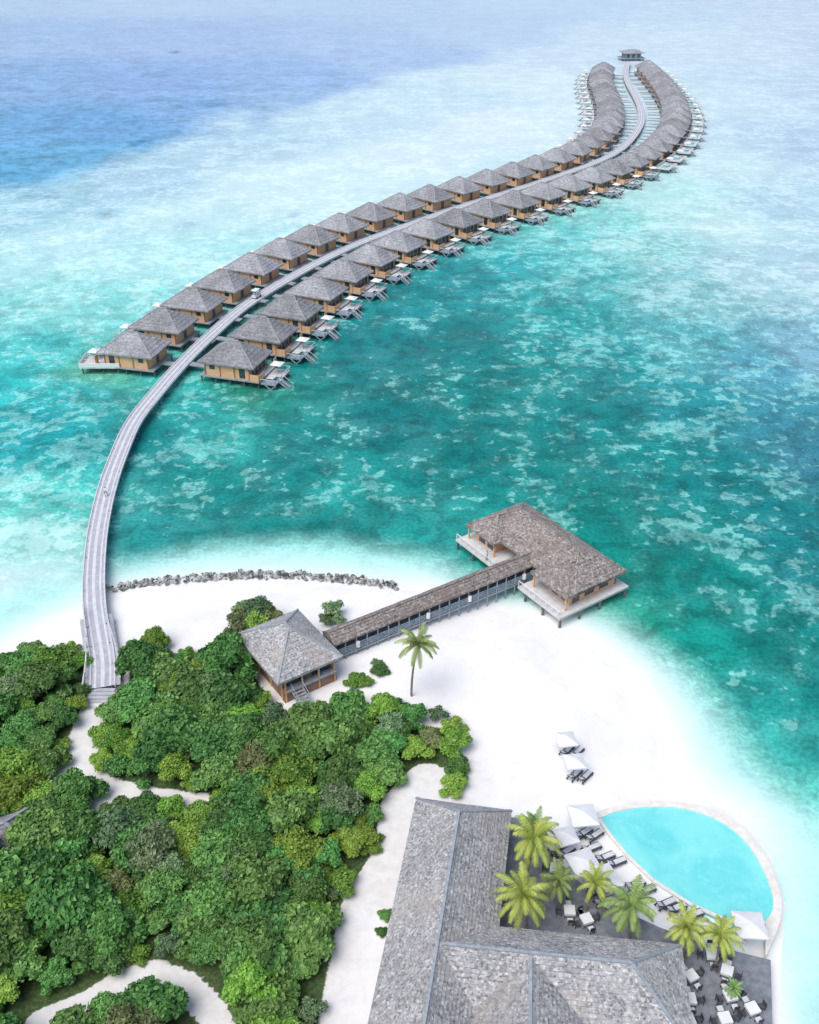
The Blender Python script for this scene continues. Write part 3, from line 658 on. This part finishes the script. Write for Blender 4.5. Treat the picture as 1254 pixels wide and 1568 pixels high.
# ---------------------------------------------------------------- broadleaf trees
def ico(mb,c,r,k,sq=1,seed=0,amp=.15,sub=2):
    import bmesh
    bm=bmesh.new(); bmesh.ops.create_icosphere(bm,subdivisions=sub,radius=1)
    vs=[]
    for v in bm.verts:
        n=1+amp*noise.noise(v.co*1.7+Vector((seed*3.1,seed,0))); vs.append((c[0]+v.co.x*r*n,c[1]+v.co.y*r*n,c[2]+v.co.z*r*n*sq))
    fs=[[v.index for v in f.verts] for f in bm.faces]; bm.free(); mb.add(vs,fs,k)
def tree_mesh(seed,R,H,nleaf,leaf,size=.42,squash=.8,nlobe=13):
    r=np.random.default_rng(seed); lobes=[]
    lobes.append((0,0,H-R*.7,R*.55))
    for i in range(nlobe):
        a=i*2.399+r.uniform(-.5,.5); rr=R*math.sqrt((i+.5)/nlobe)*r.uniform(.65,.98); z=H-R*.40-(rr/R)**2*R*.8+r.uniform(-.3,.3)*R*.6
        lobes.append((rr*math.cos(a),rr*math.sin(a),max(z,R*.3),R*r.uniform(.19,.40)))
    mb=MB()
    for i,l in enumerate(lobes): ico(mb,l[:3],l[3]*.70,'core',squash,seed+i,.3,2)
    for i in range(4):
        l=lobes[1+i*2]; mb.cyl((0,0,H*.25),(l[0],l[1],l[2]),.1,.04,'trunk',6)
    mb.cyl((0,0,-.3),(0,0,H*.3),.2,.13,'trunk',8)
    L=np.array(lobes); pr=L[:,3]**2; pr/=pr.sum(); idx=r.choice(len(L),nleaf,p=pr)
    d=r.normal(size=(nleaf,3)); d/=np.linalg.norm(d,axis=1)[:,None]; d[:,2]=np.where(d[:,2]<-.25,-d[:,2],d[:,2])
    rad=L[idx,3]*(.72+.48*r.random(nleaf)**1.3)
    c=L[idx,:3]+d*rad[:,None]*np.array([1,1,squash])
    keep=np.ones(nleaf,bool)
    for j,l in enumerate(lobes): keep&=~((np.linalg.norm((c-np.array(l[:3]))/np.array([1,1,squash]),axis=1)<l[3]*.66)&(idx!=j))
    c=c[keep];d=d[keep];n=len(c)
    nor=d*.8+r.normal(size=(n,3))*.5+np.array([0,0,.4]); nor/=np.linalg.norm(nor,axis=1)[:,None]
    t=np.cross(nor,r.normal(size=(n,3))); t/=np.linalg.norm(t,axis=1)[:,None]; b=np.cross(nor,t)
    s=size*(.6+.7*r.random(n))[:,None]; w=s*.30
    v=np.stack([c-t*s*.5,c+b*w-t*s*.05,c+t*s*.5-nor*s*.12,c-b*w-t*s*.05],1).reshape(-1,3)
    o=len(mb.v); mb.v+=[tuple(x) for x in v]; mi=mb.mi(leaf)
    mb.f+=[[o+4*i,o+4*i+1,o+4*i+2,o+4*i+3] for i in range(n)]; mb.m+=[mi]*n
    return mb.mesh('tree_crown')
TV=[tree_mesh(11,3.0,4.6,4600,'leafA',.48),tree_mesh(12,2.5,4.2,3800,'leafA',.38),tree_mesh(13,2.8,4.4,4200,'leafB',.44),tree_mesh(14,2.3,4.4,2800,'leafC',.38),tree_mesh(15,3.3,4.8,5000,'leafA',.60),tree_mesh(16,2.4,4.0,3000,'leafD',.38),tree_mesh(17,2.7,4.0,4600,'leafB',.34)]
SH=[tree_mesh(21,1.7,1.9,2400,'leafB',.24,.8,9),tree_mesh(22,1.6,1.8,2200,'leafA',.28,.8,9),tree_mesh(23,1.4,2.2,900,'leafC',.26,.8,7)]
def scatter(poly,step,wts):
    xs=[p[0] for p in poly]; ys=[p[1] for p in poly]; pts=[]
    y=max(min(ys),22)
    row=0
    while y<max(ys):
        x=min(xs)+(row%2)*step*.5
        while x<max(xs):
            pts.append((x+random.uniform(-.4,.4)*step,y+random.uniform(-.4,.4)*step)); x+=step
        y+=step*.87; row+=1
    P=np.array(pts); P=P[(P[:,0]>-75)]
    s=sdf(P[:,0],P[:,1],poly); pd=np.full(len(P),1e9)
    for p,w in paths: pd=np.minimum(pd,dline(P[:,0],P[:,1],p)-w)
    cnt=0
    for (x,y),a,d in zip(P,s,pd):
        if a<.2 or d<.8: continue
        if abs(x+14.4)<6.0 and abs(y-90.1)<6.0: continue
        dd=min(a+.6,d)
        if dd<1.5:
            me=random.choices(SH,(3,2,.6))[0]; sc=random.uniform(.8,1.15); nm='shrub'
        else:
            v=noise.noise(Vector((x*.08,y*.08,5))); w=list(wts)
            if v>.1: w[2]*=2.5; w[6]*=2.5
            if v<-.15: w[5]*=2; w[3]*=1.5
            me=random.choices(TV,w)[0]; sc=random.uniform(.68,1.18)*min(1,.58+dd*.09); nm='broadleaf_tree'
        put(nm,me,None,(x,y,.85),random.uniform(0,6.28),(sc,sc,sc*random.uniform(.8,1.35))); cnt+=1
    return cnt
c=scatter(polyA,2.8,[4,3,2,1.2,2,.7,3])+scatter(polyB,2.8,[4,3,2.2,1.2,3,.8,2.6])+scatter(polyC,2.9,[5,4,1.6,1.3,5,.9,1.3])
print('trees',c)
for x,y,i,sc in ((508,938,2,1.3),(498,948,2,.9),(520,950,2,.8),(545,1038,0,.9),(560,1040,0,.7),(582,1022,1,.8),(575,1012,2,.6),(640,1085,2,.7),(670,1092,2,.9),(605,1075,1,.8),(30,1300,1,1),(592,1395,1,.5),(585,1420,1,.4)):
    g=G(x,y,1.8); put('shrub',SH[i],None,(g.x,g.y,.85),random.uniform(0,6),sc)
for x,y,i,sc in ((390,935,3,1.0),(412,940,5,.8),(365,950,5,.9),(375,930,3,.8)):
    g=G(x,y,3.5); put('broadleaf_tree',TV[i],None,(g.x,g.y,.85),random.uniform(0,6),sc)
g=G(8,1290,3.2); e=empty('garden_hut',(g.x,g.y,1.9),.5)
mb=MB(); mb.hip(-2.6,2.6,-2.2,2.2,2.4,3.8,'thatch_v',n=5,cap='ridge_v'); put('roof',mb.mesh('hut_roof'),e)
mb=MB(); mb.box(-1.9,1.9,-1.6,1.6,-1,2.3,'wall_d'); mb.box(-.5,.5,-1.66,-1.61,-.9,1.5,'post'); put('walls',mb.mesh('hut_walls'),e)
# ---------------------------------------------------------------- breakwater
mb=MB(); bl=resample(catmull([G(x,y,.3) for x,y in [(165,903),(200,896),(250,889),(320,884),(400,880),(470,882),(540,888),(608,898)]],10),.6)
for i,p in enumerate(bl):
    for k in range(3):
        o=(-.5,0,.5)[k]; r=random.uniform(.20,.42)
        ico(mb,(p.x+random.uniform(-.3,.3),p.y+o+random.uniform(-.25,.25),.35+random.uniform(-.1,.2)+(.2 if k==1 else 0)),r,'rock',.75,i*3+k,.9,1)
put('rock_breakwater',mb.mesh('rocks'))
# ---------------------------------------------------------------- buggy and people
g=G(400,455,1.9); i=min(range(len(jp)),key=lambda i:(jp[i]-g).length); t,n=tang(jp,i)
e=empty('golf_buggy',(jp[i].x,jp[i].y,JZ+.03),math.atan2(t.y,t.x))
mb=MB(); mb.box(-1.2,1.1,-.6,.6,.3,.6,'white'); mb.box(.75,1.25,-.55,.55,.5,.95,'white'); mb.box(-.4,.1,-.5,.5,.6,.85,'cushion'); mb.box(-.5,-.4,-.5,.5,.85,1.25,'cushion'); mb.box(-1.2,-.75,-.5,.5,.6,.85,'cushion')
put('body',mb.mesh('buggy_body'),e)
mb=MB(); mb.box(-1.25,.9,-.62,.62,1.85,1.93,'white')
for x,z in ((-1.15,.6),(.8,.9)):
    for y in (-.55,.55): mb.beam((x,y,z),(x*.85,y,1.86),.05,.05,'frame')
mb.beam((.85,0,.9),(.5,0,1.2),.04,.04,'frame'); put('canopy',mb.mesh('buggy_top'),e)
mb=MB()
for x in (-.85,.85):
    for y in (-.62,.62): mb.cyl((x,y-.08,.22),(x,y+.08,.22),.22,.22,'tyre',14)
put('wheels',mb.mesh('buggy_wheels'),e)
def person(x,y,z,rz,stride=.18):
    V=[(0,0,.95),(0,0,1.15),(0,0,1.38),(0,0,1.5),(0,.02,1.6),(0,.02,1.7),
       (.1,0,.9),(.11,stride,.5),(.11,stride*.6,.08),(.11,stride*.6+.16,.04),(-.1,0,.9),(-.11,-stride*.2,.5),(-.11,-stride*1.3,.1),(-.11,-stride*1.3+.15,.04),
       (.19,0,1.4),(.25,-.06,1.13),(.26,.08,.9),(.26,.12,.8),(-.19,0,1.4),(-.25,.04,1.13),(-.26,.14,.92),(-.26,.18,.82)]
    E=[(0,1),(1,2),(2,3),(3,4),(4,5),(0,6),(6,7),(7,8),(8,9),(0,10),(10,11),(11,12),(12,13),(2,14),(14,15),(15,16),(16,17),(2,18),(18,19),(19,20),(20,21)]
    Rr=[.14,.12,.15,.055,.095,.085,.095,.065,.045,.035,.095,.065,.045,.035,.06,.045,.035,.03,.06,.045,.035,.03]
    me=bpy.data.meshes.new('person'); me.from_pydata(V,E,[]); o=put('person',me,None,(x,y,z),rz)
    md=o.modifiers.new('s','SKIN')
    for i,r in enumerate(Rr): me.skin_vertices[0].data[i].radius=(r,r*.8 if i<3 else r)
    me.skin_vertices[0].data[0].use_root=True
    o.modifiers.new('u','SUBSURF').levels=1
    m,nt,b=newmat('person_mat'); tc=nt.nodes.new('ShaderNodeTexCoord'); sp=nt.nodes.new('ShaderNodeSeparateXYZ'); nt.links.new(tc.outputs['Object'],sp.inputs[0])
    c=mixc(nt,(.45,.27,.19),(.10,.14,.28),math_(nt,'GREATER_THAN',sp.outputs[2],.55)); c=mixc(nt,c,(.75,.75,.76),math_(nt,'GREATER_THAN',sp.outputs[2],.95))
    c=mixc(nt,c,(.45,.27,.19),math_(nt,'GREATER_THAN',sp.outputs[2],1.47)); c=mixc(nt,c,(.05,.03,.02),math_(nt,'GREATER_THAN',sp.outputs[2],1.68))
    nt.links.new(c,b.inputs['Base Color']); me.materials.append(m)
g=G(163,760,JZ); person(g.x,g.y,JZ+.03,2.9)
g=G(745,858,1.8); person(g.x,g.y,1.78,.5,.02)
# ---------------------------------------------------------------- light, world, camera
SE,SA=math.radians(60),math.radians(-140)
sd=Vector((math.sin(SA)*math.cos(SE),math.cos(SA)*math.cos(SE),math.sin(SE)))
sl=bpy.data.lights.new('sun','SUN'); sl.energy=2.1; sl.angle=math.radians(45); sl.color=(1,.98,.95)
so=bpy.data.objects.new('sun',sl); scene.collection.objects.link(so); so.rotation_euler=(-sd).to_track_quat('-Z','Y').to_euler(); so.location=(0,0,150)
w=bpy.data.worlds.new('World'); scene.world=w; w.use_nodes=True; nt=w.node_tree
bg=nt.nodes['Background']; sky=nt.nodes.new('ShaderNodeTexSky'); sky.sky_type='NISHITA'; sky.sun_disc=False
sky.sun_elevation=SE; sky.sun_rotation=SA; sky.dust_density=3; sky.air_density=1.0; sky.ozone_density=1.5
nt.links.new(sky.outputs[0],bg.inputs[0]); bg.inputs[1].default_value=.15
cd=bpy.data.cameras.new('camera'); co=bpy.data.objects.new('camera',cd); scene.collection.objects.link(co)
co.location=(0,0,CH); co.rotation_euler=(math.pi/2-TH,0,0); cd.sensor_fit='VERTICAL'; cd.sensor_height=24; cd.lens=24*FF/1568; cd.clip_end=60000; cd.clip_start=.5
scene.camera=co
scene.view_settings.view_transform='Standard'; scene.view_settings.look='None'; scene.view_settings.exposure=0
